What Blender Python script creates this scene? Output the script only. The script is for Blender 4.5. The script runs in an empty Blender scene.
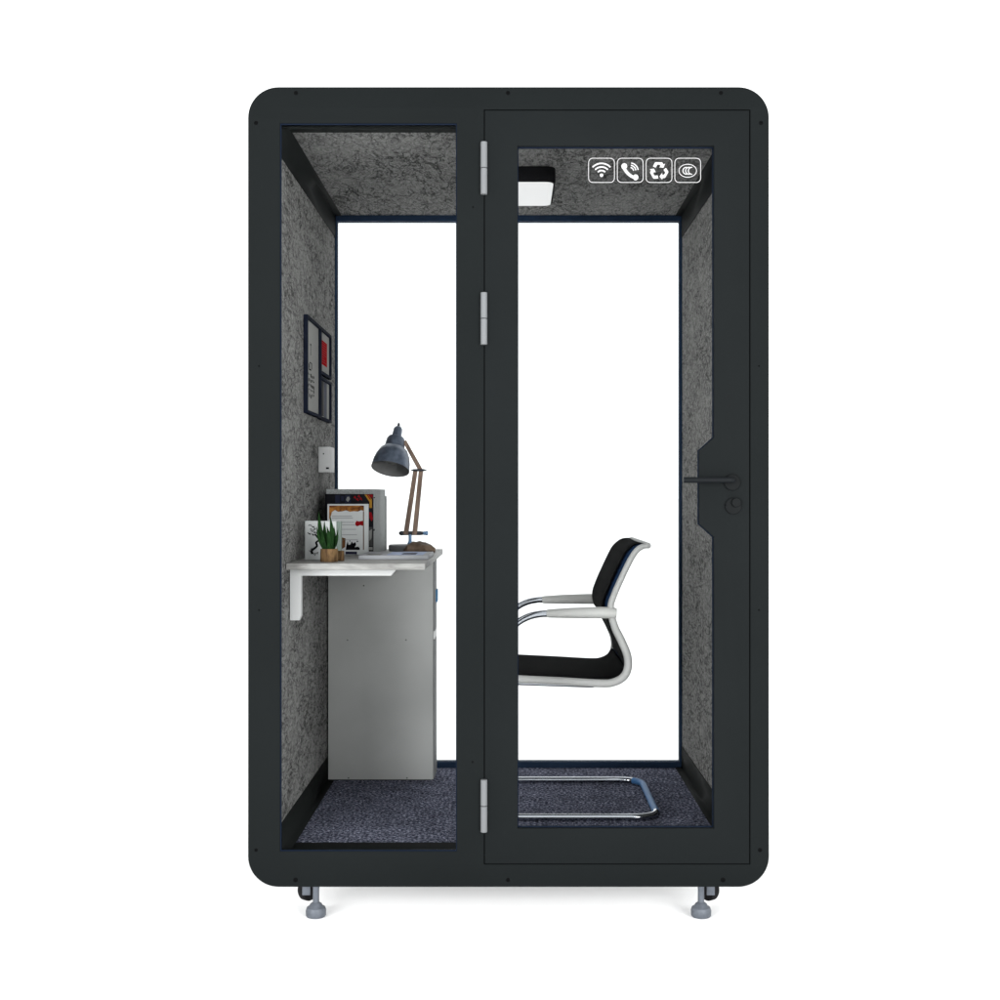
import bpy, bmesh, math, random
from mathutils import Vector, Matrix
random.seed(7)
scene = bpy.context.scene
COL = scene.collection

# ------------------------------------------------------------------ camera numbers
F = 1284.0          # focal length in photo pixels (photo is 1000 px wide)
D0 = 3.70           # camera to front plane of the pod
CX, CY = 508.5, 495.0
CZ = 1.24
def X(px, D): return (px - CX) * D / F
def Z(py, D): return CZ + (CY - py) * D / F
def P(px, py, D): return Vector((X(px, D), D - D0, Z(py, D)))

# ------------------------------------------------------------------ materials
def new_mat(name):
    m = bpy.data.materials.new(name); m.use_nodes = True
    nt = m.node_tree
    return m, nt, nt.nodes['Principled BSDF']
def mat(name, col, rough=0.5, metal=0.0, spec=0.3, var=0.0, vscale=30.0, bump=0.0, bscale=300.0, emit=None):
    m, nt, b = new_mat(name)
    N, L = nt.nodes, nt.links
    b.inputs['Base Color'].default_value = (*col, 1)
    b.inputs['Roughness'].default_value = rough
    b.inputs['Metallic'].default_value = metal
    b.inputs['Specular IOR Level'].default_value = spec
    if emit:
        b.inputs['Emission Color'].default_value = (1, 1, 1, 1)
        b.inputs['Emission Strength'].default_value = emit
    tc = N.new('ShaderNodeTexCoord')
    if var > 0:
        n = N.new('ShaderNodeTexNoise'); n.inputs['Scale'].default_value = vscale; n.inputs['Detail'].default_value = 5
        L.new(tc.outputs['Object'], n.inputs['Vector'])
        r = N.new('ShaderNodeValToRGB')
        r.color_ramp.elements[0].position = 0.3; r.color_ramp.elements[1].position = 0.7
        r.color_ramp.elements[0].color = tuple(c * (1 - var) for c in col) + (1,)
        r.color_ramp.elements[1].color = tuple(min(1, c * (1 + var)) for c in col) + (1,)
        L.new(n.outputs['Fac'], r.inputs['Fac']); L.new(r.outputs['Color'], b.inputs['Base Color'])
    if bump > 0:
        n2 = N.new('ShaderNodeTexNoise'); n2.inputs['Scale'].default_value = bscale; n2.inputs['Detail'].default_value = 3
        L.new(tc.outputs['Object'], n2.inputs['Vector'])
        bp = N.new('ShaderNodeBump'); bp.inputs['Strength'].default_value = bump; bp.inputs['Distance'].default_value = 0.002
        L.new(n2.outputs['Fac'], bp.inputs['Height']); L.new(bp.outputs['Normal'], b.inputs['Normal'])
    return m

def math_node(N, L, op, a, b=None, clamp=False):
    n = N.new('ShaderNodeMath'); n.operation = op; n.use_clamp = clamp
    for i, v in enumerate((a, b)):
        if v is None: continue
        if isinstance(v, (int, float)): n.inputs[i].default_value = v
        else: L.new(v, n.inputs[i])
    return n.outputs[0]

def felt_mat(name, base, dark):
    """pressed fibre felt: grey with fine dark curling fibres"""
    m, nt, b = new_mat(name); N, L = nt.nodes, nt.links
    tc = N.new('ShaderNodeTexCoord')
    def fibres(scale, width, dist, off):
        mp = N.new('ShaderNodeMapping'); mp.inputs['Location'].default_value = off; mp.inputs['Scale'].default_value = (1, .38, 1)
        L.new(tc.outputs['Object'], mp.inputs['Vector'])
        n = N.new('ShaderNodeTexNoise'); n.inputs['Scale'].default_value = scale
        n.inputs['Detail'].default_value = 2.5; n.inputs['Distortion'].default_value = dist
        L.new(mp.outputs['Vector'], n.inputs['Vector'])
        d = math_node(N, L, 'ABSOLUTE', math_node(N, L, 'SUBTRACT', n.outputs['Fac'], 0.5))
        return math_node(N, L, 'SUBTRACT', 1.0, math_node(N, L, 'DIVIDE', d, width), True)
    f1 = fibres(21, 0.055, 1.3, (0, 0, 0))
    f2 = fibres(40, 0.085, 1.6, (3, 5, 1))
    f3 = fibres(75, 0.13, 1.2, (7, 2, 9))
    mk = N.new('ShaderNodeTexNoise'); mk.inputs['Scale'].default_value = 5.0; mk.inputs['Detail'].default_value = 3
    L.new(tc.outputs['Object'], mk.inputs['Vector'])
    mask = N.new('ShaderNodeMapRange'); mask.inputs[1].default_value = 0.34; mask.inputs[2].default_value = 0.66
    mask.inputs[3].default_value = 0.62; mask.inputs[4].default_value = 1.05
    L.new(mk.outputs['Fac'], mask.inputs[0])
    s = math_node(N, L, 'ADD', math_node(N, L, 'MULTIPLY', f1, 0.6), math_node(N, L, 'MULTIPLY', f2, 0.55))
    s = math_node(N, L, 'ADD', s, math_node(N, L, 'MULTIPLY', f3, 0.3))
    s = math_node(N, L, 'MULTIPLY', s, mask.outputs[0], True)
    g = N.new('ShaderNodeTexNoise'); g.inputs['Scale'].default_value = 120; g.inputs['Detail'].default_value = 4
    L.new(tc.outputs['Object'], g.inputs['Vector'])
    gr = N.new('ShaderNodeMapRange'); gr.inputs[1].default_value = 0.3; gr.inputs[2].default_value = 0.7
    gr.inputs[3].default_value = 0.72; gr.inputs[4].default_value = 1.3
    L.new(g.outputs['Fac'], gr.inputs[0])
    mix = N.new('ShaderNodeMix'); mix.data_type = 'RGBA'
    mix.inputs['A'].default_value = (*base, 1); mix.inputs['B'].default_value = (*dark, 1)
    L.new(s, mix.inputs['Factor'])
    mul = N.new('ShaderNodeMix'); mul.data_type = 'RGBA'; mul.blend_type = 'MULTIPLY'; mul.inputs['Factor'].default_value = 1
    L.new(mix.outputs['Result'], mul.inputs['A']); L.new(gr.outputs[0], mul.inputs['B'])
    L.new(mul.outputs['Result'], b.inputs['Base Color'])
    b.inputs['Roughness'].default_value = 0.95; b.inputs['Specular IOR Level'].default_value = 0.05
    bp = N.new('ShaderNodeBump'); bp.inputs['Strength'].default_value = 0.6; bp.inputs['Distance'].default_value = 0.004; bp.invert = True
    L.new(s, bp.inputs['Height']); L.new(bp.outputs['Normal'], b.inputs['Normal'])
    return m

def carpet_mat(name):
    m, nt, b = new_mat(name); N, L = nt.nodes, nt.links
    tc = N.new('ShaderNodeTexCoord')
    n = N.new('ShaderNodeTexNoise'); n.inputs['Scale'].default_value = 105; n.inputs['Detail'].default_value = 4; n.inputs['Roughness'].default_value = 0.7
    L.new(tc.outputs['Object'], n.inputs['Vector'])
    r = N.new('ShaderNodeValToRGB'); e = r.color_ramp.elements
    e[0].position = 0.40; e[0].color = (0.018, 0.020, 0.030, 1)
    e[1].position = 0.64; e[1].color = (0.31, 0.315, 0.40, 1)
    k = r.color_ramp.elements.new(0.52); k.color = (0.080, 0.084, 0.114, 1)
    L.new(n.outputs['Fac'], r.inputs['Fac'])
    n2 = N.new('ShaderNodeTexNoise'); n2.inputs['Scale'].default_value = 14; n2.inputs['Detail'].default_value = 3
    L.new(tc.outputs['Object'], n2.inputs['Vector'])
    mr = N.new('ShaderNodeMapRange'); mr.inputs[1].default_value = .3; mr.inputs[2].default_value = .7; mr.inputs[3].default_value = .75; mr.inputs[4].default_value = 1.25
    L.new(n2.outputs['Fac'], mr.inputs[0])
    mul = N.new('ShaderNodeMix'); mul.data_type = 'RGBA'; mul.blend_type = 'MULTIPLY'; mul.inputs['Factor'].default_value = 1
    L.new(r.outputs['Color'], mul.inputs['A']); L.new(mr.outputs[0], mul.inputs['B'])
    L.new(mul.outputs['Result'], b.inputs['Base Color'])
    b.inputs['Roughness'].default_value = 1.0; b.inputs['Specular IOR Level'].default_value = 0.0
    bp = N.new('ShaderNodeBump'); bp.inputs['Strength'].default_value = 0.7; bp.inputs['Distance'].default_value = 0.006
    L.new(n.outputs['Fac'], bp.inputs['Height']); L.new(bp.outputs['Normal'], b.inputs['Normal'])
    return m

def grain_mat(name, light, dark, scale=(6, 40, 6), rough=0.5, spec=0.3):
    m, nt, b = new_mat(name); N, L = nt.nodes, nt.links
    tc = N.new('ShaderNodeTexCoord'); mp = N.new('ShaderNodeMapping'); mp.inputs['Scale'].default_value = scale
    L.new(tc.outputs['Object'], mp.inputs['Vector'])
    n = N.new('ShaderNodeTexNoise'); n.inputs['Scale'].default_value = 1.0; n.inputs['Detail'].default_value = 6; n.inputs['Distortion'].default_value = 1.2
    L.new(mp.outputs['Vector'], n.inputs['Vector'])
    r = N.new('ShaderNodeValToRGB'); e = r.color_ramp.elements
    e[0].position = .33; e[0].color = (*dark, 1); e[1].position = .66; e[1].color = (*light, 1)
    L.new(n.outputs['Fac'], r.inputs['Fac']); L.new(r.outputs['Color'], b.inputs['Base Color'])
    b.inputs['Roughness'].default_value = rough; b.inputs['Specular IOR Level'].default_value = spec
    return m

def glass_mat(name, tint=(0.985, 0.99, 0.99), refl=0.0):
    m = bpy.data.materials.new(name); m.use_nodes = True
    nt = m.node_tree; N, L = nt.nodes, nt.links
    N.remove(N['Principled BSDF'])
    t = N.new('ShaderNodeBsdfTransparent'); t.inputs[0].default_value = (*tint, 1)
    g = N.new('ShaderNodeBsdfGlossy'); g.inputs['Roughness'].default_value = 0.02
    lw = N.new('ShaderNodeLayerWeight'); lw.inputs[0].default_value = 0.25
    f = math_node(N, L, 'ADD', math_node(N, L, 'MULTIPLY', math_node(N, L, 'POWER', lw.outputs['Facing'], 5.0), 0.3), refl)
    mx = N.new('ShaderNodeMixShader'); L.new(f, mx.inputs[0]); L.new(t.outputs[0], mx.inputs[1]); L.new(g.outputs[0], mx.inputs[2])
    L.new(mx.outputs[0], N['Material Output'].inputs[0])
    return m

M = {}
M['paint'] = mat('charcoal_powder_coat', (0.0062, 0.0075, 0.0078), 0.65, 0, 0.03, var=0.06, vscale=3, bump=0.03, bscale=900)
M['door_paint'] = mat('charcoal_door_paint', (0.0066, 0.0079, 0.0083), 0.65, 0, 0.03, var=0.06, vscale=3, bump=0.03, bscale=900)
M['trim'] = mat('black_trim', (0.0062, 0.0070, 0.0069), 0.7, 0, 0.02)
M['navy'] = mat('navy_edge', (0.010, 0.020, 0.040), 0.6, 0, 0.05)  # one dark blue over the whole back frame
M['gasket'] = mat('dark_navy_rubber', (0.005, 0.009, 0.019), 0.7, 0, 0.03)
M['felt'] = felt_mat('grey_fibre_felt', (0.168, 0.166, 0.161), (0.030, 0.0295, 0.029))
M['ceil_felt'] = felt_mat('grey_fibre_ceiling_felt', (0.180, 0.178, 0.174), (0.030, 0.0295, 0.029))
M['carpet'] = carpet_mat('navy_speckled_carpet')
M['glass'] = glass_mat('clear_glass')
M['alu'] = mat('satin_aluminium', (0.125, 0.13, 0.135), 0.5, 0.1, 0.15)
M['alu_gap'] = mat('hinge_gap', (0.05, 0.05, 0.055), 0.6)
M['handle'] = mat('matt_black_metal', (0.0055, 0.0065, 0.0075), 0.5, 0, 0.06)
M['rose'] = mat('dark_metal_rose', (0.0048, 0.0056, 0.0060), 0.55, 0, 0.05)
M['screw'] = mat('black_screw', (0.0022, 0.0024, 0.0026), 0.6, 0, 0.02)
M['icon'] = mat('white_vinyl', (0.36, 0.36, 0.36), 0.7, 0, 0.1)
M['zinc'] = mat('zinc_plated_steel', (0.085, 0.095, 0.112), 0.5, 0.2, 0.2, var=0.15, vscale=60)
M['rubber'] = mat('black_rubber', (0.006, 0.006, 0.007), 0.7, 0, 0.1)
M['bracket'] = mat('white_bracket_paint', (0.36, 0.36, 0.36), 0.6, 0, 0.1)
M['desk'] = grain_mat('pale_washed_wood', (0.215, 0.212, 0.203), (0.115, 0.112, 0.107), (9, 34, 40))
M['cabinet'] = mat('grey_laminate', (0.262, 0.264, 0.259), 0.6, 0, 0.2, var=0.06, vscale=5, bump=0.05, bscale=250)
M['drawer'] = mat('dark_grey_laminate', (0.11, 0.112, 0.115), 0.55, 0, 0.2)
M['pale_edge'] = mat('pale_drawer_edge', (0.45, 0.45, 0.45), 0.5)
M['blue_pull'] = mat('blue_plastic', (0.05, 0.15, 0.27), 0.5, 0, 0.1)
M['black_wood'] = mat('black_plinth', (0.012, 0.012, 0.014), 0.7)
M['frame'] = mat('dark_navy_frame', (0.0075, 0.0095, 0.0165), 0.8, 0, 0.01)
M['print'] = mat('off_white_paper', (0.19, 0.19, 0.183), 0.9, 0, 0.0, var=0.04, vscale=8)
M['ink'] = mat('black_ink', (0.003, 0.003, 0.0035), 0.9, 0, 0.0)
M['faint_ink'] = mat('faint_grey_ink', (0.22, 0.22, 0.225), 0.8, 0, 0.1)
M['grey_ink'] = mat('grey_ink', (0.05, 0.05, 0.05), 0.9, 0, 0.0)
M['red_ink'] = mat('red_ink', (0.21, 0.007, 0.010), 1.0, 0, 0.0)
M['light_red_ink'] = mat('light_red_ink', (0.20, 0.035, 0.035), 1.0, 0, 0.0)
M['orange_ink'] = grain_mat('orange_brown_print', (0.30, 0.12, 0.022), (0.06, 0.015, 0.005), (40, 10, 60), 0.6, 0.1)
M['yellow_ink'] = mat('yellow_ink', (0.30, 0.15, 0.018), 0.7, 0, 0.1)
M['brown_ink'] = mat('brown_ink', (0.09, 0.04, 0.015), 0.7, 0, 0.1)
M['navy_ink'] = mat('navy_ink', (0.010, 0.012, 0.028), 0.7, 0, 0.1)
M['blue_ink'] = mat('pale_blue_ink', (0.22, 0.27, 0.42), 0.6, 0, 0.2, var=0.3, vscale=40)
M['dark_cover'] = mat('dark_magazine_cover', (0.006, 0.006, 0.008), 0.6, 0, 0.05)
M['white_cover'] = mat('white_book_cover', (0.42, 0.43, 0.43), 0.5, 0, 0.25)
M['bright_paper'] = mat('bright_white_card', (0.42, 0.43, 0.43), 0.6, 0, 0.1)
M['pale_green'] = mat('pale_green_spine', (0.14, 0.17, 0.15), 0.6, 0, 0.1)
M['book_paper'] = mat('white_book_paper', (0.26, 0.265, 0.28), 0.6, 0, 0.1)
M['grey_box'] = mat('speckled_grey_board', (0.24, 0.25, 0.25), 0.8, 0, 0.1, var=0.28, vscale=220)
M['socket'] = mat('grey_white_plastic', (0.36, 0.36, 0.36), 0.5, 0, 0.25)
M['leaf'] = grain_mat('dark_green_leaf', (0.008, 0.028, 0.006), (0.0028, 0.010, 0.0025), (60, 60, 25), 0.6, 0.03)
M['pot_wood'] = grain_mat('rough_brown_wood', (0.13, 0.078, 0.035), (0.040, 0.022, 0.011), (60, 60, 18), 0.8, 0.1)
M['soil'] = mat('dark_soil', (0.015, 0.011, 0.008), 0.95)
M['shade'] = mat('blue_grey_enamel', (0.085, 0.104, 0.140), 0.32, 0.3, 0.5, var=0.3, vscale=50)
M['shade_in'] = mat('grey_enamel_inside', (0.13, 0.13, 0.13), 0.6, 0, 0.1)
M['lamp_wood'] = grain_mat('worn_brown_wood', (0.17, 0.115, 0.085), (0.075, 0.048, 0.036), (40, 40, 8), 0.6, 0.2)
M['lamp_black'] = mat('dark_lamp_metal', (0.014, 0.017, 0.024), 0.4, 0.3, 0.4)
M['lamp_base'] = mat('grey_lamp_base', (0.16, 0.16, 0.165), 0.5, 0, 0.2)
M['lamp_blue'] = mat('pale_blue_metal', (0.10, 0.18, 0.30), 0.4, 0.2, 0.3)
M['leather'] = mat('brown_leather', (0.085, 0.058, 0.040), 0.65, 0, 0.2, var=0.35, vscale=45, bump=0.4, bscale=90)
M['chair_frame'] = mat('off_white_nylon', (0.245, 0.245, 0.24), 0.5, 0, 0.15)
M['chair_arm'] = mat('off_white_arm_pad', (0.30, 0.30, 0.29), 0.5, 0, 0.15)
M['chair_mesh'] = mat('blue_sheen_mesh', (0.006, 0.017, 0.044), 0.8, 0, 0.05, bump=0.3, bscale=700)  # black mesh with its blue light sheen put into the colour
M['cushion'] = mat('black_fabric', (0.0022, 0.0022, 0.0024), 0.9, 0, 0.015, var=0.3, vscale=250, bump=0.4, bscale=600)
M['chrome'] = mat('chrome', (0.33, 0.345, 0.375), 0.14, 1.0, 0.5)
M['blue_reflection_chrome'] = mat('blue_reflection_chrome', (0.045, 0.125, 0.27), 0.5, 0, 0.15)  # blue reflection on the chrome bar, put into its colour
M['lamp_housing'] = mat('black_lamp_housing', (0.0035, 0.0035, 0.004), 0.7, 0, 0.03)
M['diffuser'] = mat('lit_white_diffuser', (0.20, 0.20, 0.20), 0.6, emit=0.60)
M['bounce'] = mat('white_bounce_panel', (0.8, 0.8, 0.8), 0.6)  # near white, for the added panel that reflects light onto the ground
M['ground'] = mat('white_studio_floor', (0.94, 0.94, 0.94), 0.9, 0, 0.0)

# ------------------------------------------------------------------ object helpers
def thing(name, label, cat, loc, group=None):
    o = bpy.data.objects.new(name, None); COL.objects.link(o)
    o.location = loc; o.empty_display_size = 0.05
    o['label'] = label; o['category'] = cat
    if group: o['group'] = group
    return o
def root_loc(p):
    loc = Vector((0, 0, 0))
    while p is not None:
        loc += Vector(p.location); p = p.parent
    return loc
def obj(name, bm, mats, parent=None, smooth=True, angle=35, origin=None):
    """link a bmesh whose vertices are in world space as ONE object"""
    me = bpy.data.meshes.new(name)
    off = root_loc(parent) if parent is not None else Vector(origin or (0, 0, 0))
    bmesh.ops.recalc_face_normals(bm, faces=bm.faces[:])
    if off.length > 0: bmesh.ops.translate(bm, verts=bm.verts[:], vec=-off)
    bm.to_mesh(me); bm.free()
    if not isinstance(mats, (list, tuple)): mats = [mats]
    for m in mats: me.materials.append(M[m])
    if smooth:
        for p in me.polygons: p.use_smooth = True
        me.set_sharp_from_angle(angle=math.radians(angle))
    o = bpy.data.objects.new(name, me); COL.objects.link(o)
    if parent is not None: o.parent = parent
    else: o.location = off
    return o
def copy_tree(o, parent=None, delta=None):
    c = o.copy(); COL.objects.link(c)
    if parent is not None: c.parent = parent
    if delta is not None: c.location = Vector(o.location) + Vector(delta)
    for ch in list(o.children): copy_tree(ch, c)
    return c
def BM(): return bmesh.new()

def add_box(bm, x0, x1, y0, y1, z0, z1, bev=0.0, seg=2, mi=0):
    b = bmesh.new()
    bmesh.ops.create_cube(b, size=1)
    bmesh.ops.scale(b, vec=(x1 - x0, y1 - y0, z1 - z0), verts=b.verts)
    bmesh.ops.translate(b, vec=((x0 + x1) / 2, (y0 + y1) / 2, (z0 + z1) / 2), verts=b.verts)
    if bev > 0:
        bmesh.ops.bevel(b, geom=b.edges[:], offset=bev, segments=seg, affect='EDGES', profile=0.5)
    merge(bm, b, mi)
def merge(bm, b, mi=0):
    for f in b.faces: f.material_index = mi
    me = bpy.data.meshes.new('tmp'); b.to_mesh(me); b.free()
    bm.from_mesh(me); bpy.data.meshes.remove(me)
def spline(pts, n=8, closed=False):
    """Catmull-Rom through the points"""
    pts = [Vector(p) for p in pts]; out = []
    N = len(pts)
    segs = N if closed else N - 1
    for i in range(segs):
        if closed:
            p0, p1, p2, p3 = pts[(i - 1) % N], pts[i], pts[(i + 1) % N], pts[(i + 2) % N]
        else:
            p1, p2 = pts[i], pts[i + 1]
            p0 = pts[i - 1] if i > 0 else p1 * 2 - p2
            p3 = pts[i + 2] if i + 2 < N else p2 * 2 - p1
        for k in range(n):
            t = k / n
            out.append(0.5 * ((2 * p1) + (-p0 + p2) * t + (2 * p0 - 5 * p1 + 4 * p2 - p3) * t * t + (-p0 + 3 * p1 - 3 * p2 + p3) * t ** 3))
    if not closed: out.append(pts[-1])
    return out
def fillet(pts, r, n=6):
    """polyline with rounded corners"""
    pts = [Vector(p) for p in pts]; out = [pts[0]]
    for i in range(1, len(pts) - 1):
        a, b, c = pts[i - 1], pts[i], pts[i + 1]
        u = (a - b); v = (c - b)
        rr = r[i] if isinstance(r, (list, tuple)) else r
        rr = min(rr, u.length * 0.49, v.length * 0.49)
        u = u.normalized() * rr; v = v.normalized() * rr
        for k in range(n + 1):
            t = k / n
            out.append((b + u) * (1 - t) ** 2 + b * 2 * t * (1 - t) + (b + v) * t * t)
    out.append(pts[-1]); return out
def add_tube(bm, path, r, n=12, caps=True, squash=1.0, up=None, mi=0, closed=False):
    path = [Vector(p) for p in path]; N = len(path)
    rad = (lambda i: r[i] if isinstance(r, (list, tuple)) else r)
    t0 = (path[1] - path[0]).normalized()
    ref = Vector(up) if up else (Vector((0, 0, 1)) if abs(t0.z) < 0.9 else Vector((0, 1, 0)))
    nrm = (ref - t0 * ref.dot(t0)).normalized()
    rings = []
    for i in range(N):
        if closed: t = (path[(i + 1) % N] - path[i - 1]).normalized()
        else: t = (path[min(i + 1, N - 1)] - path[max(i - 1, 0)]).normalized()
        nrm = (nrm - t * nrm.dot(t))
        nrm = nrm.normalized() if nrm.length > 1e-6 else Vector((0, 1, 0))
        bn = t.cross(nrm)
        rings.append([bm.verts.new(path[i] + (nrm * math.cos(2 * math.pi * k / n) + bn * math.sin(2 * math.pi * k / n) * squash) * rad(i)) for k in range(n)])
    for i in range(N if closed else N - 1):
        a, b = rings[i], rings[(i + 1) % N]
        for k in range(n):
            f = bm.faces.new((a[k], a[(k + 1) % n], b[(k + 1) % n], b[k])); f.material_index = mi
    if caps and not closed:
        f = bm.faces.new(list(reversed(rings[0]))); f.material_index = mi
        f = bm.faces.new(rings[-1]); f.material_index = mi
def add_lathe(bm, origin, axis, prof, n=24, mi=0, cap0=True, cap1=True):
    """prof: (r, h) pairs along axis"""
    axis = Vector(axis).normalized(); o = Vector(origin)
    ref = Vector((0, 0, 1)) if abs(axis.z) < 0.9 else Vector((1, 0, 0))
    u = (ref - axis * ref.dot(axis)).normalized(); v = axis.cross(u)
    rings = []
    for r, h in prof:
        r = max(r, 1e-5)
        rings.append([bm.verts.new(o + axis * h + (u * math.cos(2 * math.pi * k / n) + v * math.sin(2 * math.pi * k / n)) * r) for k in range(n)])
    for a, b in zip(rings, rings[1:]):
        for k in range(n):
            f = bm.faces.new((a[k], a[(k + 1) % n], b[(k + 1) % n], b[k])); f.material_index = mi
    if cap0: f = bm.faces.new(list(reversed(rings[0]))); f.material_index = mi
    if cap1: f = bm.faces.new(rings[-1]); f.material_index = mi
def rrect(x0, x1, z0, z1, r=0.0, n=10):
    if r <= 0: return [(x0, z0), (x1, z0), (x1, z1), (x0, z1)]
    out = []
    for cx, cz, a in ((x1 - r, z0 + r, -90), (x1 - r, z1 - r, 0), (x0 + r, z1 - r, 90), (x0 + r, z0 + r, 180)):
        for k in range(n + 1):
            t = math.radians(a + 90 * k / n)
            out.append((cx + r * math.cos(t), cz + r * math.sin(t)))
    return out
def plate(bm, outlines, thick, xf, bev=0.0, mi=0):
    """flat plate with holes: outlines are (u, v) loops, filled even-odd; xf maps (u, v, w) to the world, w in [0, thick]"""
    cu = bpy.data.curves.new('tmp', 'CURVE'); cu.dimensions = '2D'; cu.fill_mode = 'BOTH'
    cu.extrude = max(1e-6, thick / 2 - bev)
    if bev > 0:
        cu.bevel_depth = bev; cu.bevel_resolution = 1; cu.offset = -bev
    for loop in outlines:
        s = cu.splines.new('POLY'); s.points.add(len(loop) - 1)
        for p, q in zip(s.points, loop): p.co = (q[0], q[1], 0, 1)
        s.use_cyclic_u = True
    o = bpy.data.objects.new('tmp', cu); COL.objects.link(o)
    bpy.context.view_layer.update()
    me = bpy.data.meshes.new_from_object(o.evaluated_get(bpy.context.evaluated_depsgraph_get()))
    bpy.data.objects.remove(o); bpy.data.curves.remove(cu)
    b = bmesh.new(); b.from_mesh(me); bpy.data.meshes.remove(me)
    bmesh.ops.remove_doubles(b, verts=b.verts[:], dist=1e-6)
    for v in b.verts: v.co = xf(v.co.x, v.co.y, v.co.z + thick / 2)
    merge(bm, b, mi)
def front(y):          # plate in the X-Z plane, its face at depth y, thickness going back
    return lambda u, v, w: Vector((u, y + w, v))
def proud(y):          # thin relief standing in front of depth y
    return lambda u, v, w: Vector((u, y - w, v))
def ribbon(bm, pts, w, thick, xf, mi=0, closed=False):
    """constant or varying width stroke, mitred"""
    pts = [Vector((p[0], p[1])) for p in pts]; N = len(pts); L_, R_ = [], []
    for i in range(N):
        a = pts[i - 1] if (i > 0 or closed) else pts[i]
        c = pts[(i + 1) % N] if (i < N - 1 or closed) else pts[i]
        d1 = (pts[i] - a); d2 = (c - pts[i])
        if d1.length < 1e-9: d1 = d2
        if d2.length < 1e-9: d2 = d1
        n1 = Vector((-d1.y, d1.x)).normalized(); n2 = Vector((-d2.y, d2.x)).normalized()
        n = (n1 + n2)
        n = n.normalized() if n.length > 1e-6 else n1
        k = 1 / max(0.4, n.dot(n1))
        ww = (w[i] if isinstance(w, (list, tuple)) else w) / 2 * k
        L_.append(pts[i] + n * ww); R_.append(pts[i] - n * ww)
    top = [(bm.verts.new(xf(l.x, l.y, thick)), bm.verts.new(xf(r.x, r.y, thick))) for l, r in zip(L_, R_)]
    bot = [(bm.verts.new(xf(l.x, l.y, 0)), bm.verts.new(xf(r.x, r.y, 0))) for l, r in zip(L_, R_)]
    for i in range(N if closed else N - 1):
        j = (i + 1) % N
        for q in ((top[i][0], top[j][0], top[j][1], top[i][1]), (bot[i][1], bot[j][1], bot[j][0], bot[i][0]),
                  (top[i][0], bot[i][0], bot[j][0], top[j][0]), (top[i][1], top[j][1], bot[j][1], bot[i][1])):
            f = bm.faces.new(q); f.material_index = mi
    if not closed:
        for i in (0, -1):
            f = bm.faces.new((top[i][0], top[i][1], bot[i][1], bot[i][0])); f.material_index = mi
def disc_pts(cx, cy, r, n=16): return [(cx + r * math.cos(2 * math.pi * k / n), cy + r * math.sin(2 * math.pi * k / n)) for k in range(n)]

# ------------------------------------------------------------------ setting
bm = BM(); v = [bm.verts.new(c) for c in ((-400, -400, 0), (400, -400, 0), (400, 400, 0), (-400, 400, 0))]; bm.faces.new(v)
g = obj('ground', bm, 'ground', smooth=False); g['kind'] = 'structure'

# ------------------------------------------------------------------ the pod
S0 = F / D0
def fx(px): return X(px, D0)
def fz(py): return Z(py, D0)
TF = 0.03                                   # front plate thickness
WX = 0.662                                  # inner wall face
ZC, ZF = 2.306, 0.200                       # ceiling face, carpet face
YB = 1.195                                  # front of the back frame
POD_B = fz(887)
pod = thing('office_pod', 'charcoal soundproof booth with glass door and rounded corners standing on four adjustable feet', 'office pod', (0, YB / 2, 0))

x0, x1, z0, z1 = fx(248), fx(769), fz(887), fz(87)
bm = BM()
plate(bm, [rrect(x0, x1, z0, z1, 0.088, 14), rrect(fx(280), fx(456.8), fz(851.5), fz(123.3)), rrect(fx(484), fx(750.3), fz(864.5), fz(109.6))], TF, front(0), bev=0.0015)
obj('front_frame', bm, 'paint', pod)
bm = BM()
ins = 0.0015
plate(bm, [rrect(x0 + ins, x1 - ins, z0 + ins, z1 - ins, 0.0865, 14), rrect(-WX - .009, WX + .009, ZF - .009, ZC + .009)], YB - TF - 0.001, front(TF + 0.0005))
obj('outer_shell', bm, 'paint', pod)
# back frame with its own pane
DB = D0 + YB
bm = BM()
bx0, bx1, bz0, bz1 = X(337, DB), X(679.6, DB), Z(762, DB), Z(221, DB)
plate(bm, [rrect(x0, x1, z0, z1, 0.088, 14), rrect(bx0, bx1, bz0, bz1)], 0.04, front(YB), bev=0.001)
obj('back_frame', bm, 'navy', pod)
bm = BM(); add_box(bm, bx0 + .0005, bx1 - .0005, YB + .016, YB + .024, bz0 + .0005, bz1 - .0005); obj('back_pane', bm, 'glass', pod, smooth=False)
bm = BM(); add_box(bm, fx(280.3), fx(456.5), .010, .018, fz(851.2), fz(123.6)); obj('front_pane', bm, 'glass', pod, smooth=False)
# navy gasket just inside the left window
bm = BM(); plate(bm, [rrect(fx(280) + .0002, fx(456.8) - .0002, fz(851.5) + .0002, fz(123.3) - .0002), rrect(fx(281), fx(455.9), fz(850.6), fz(124.3))], 0.006, front(.0035)); obj('window_gasket', bm, 'gasket', pod, smooth=False)
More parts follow.
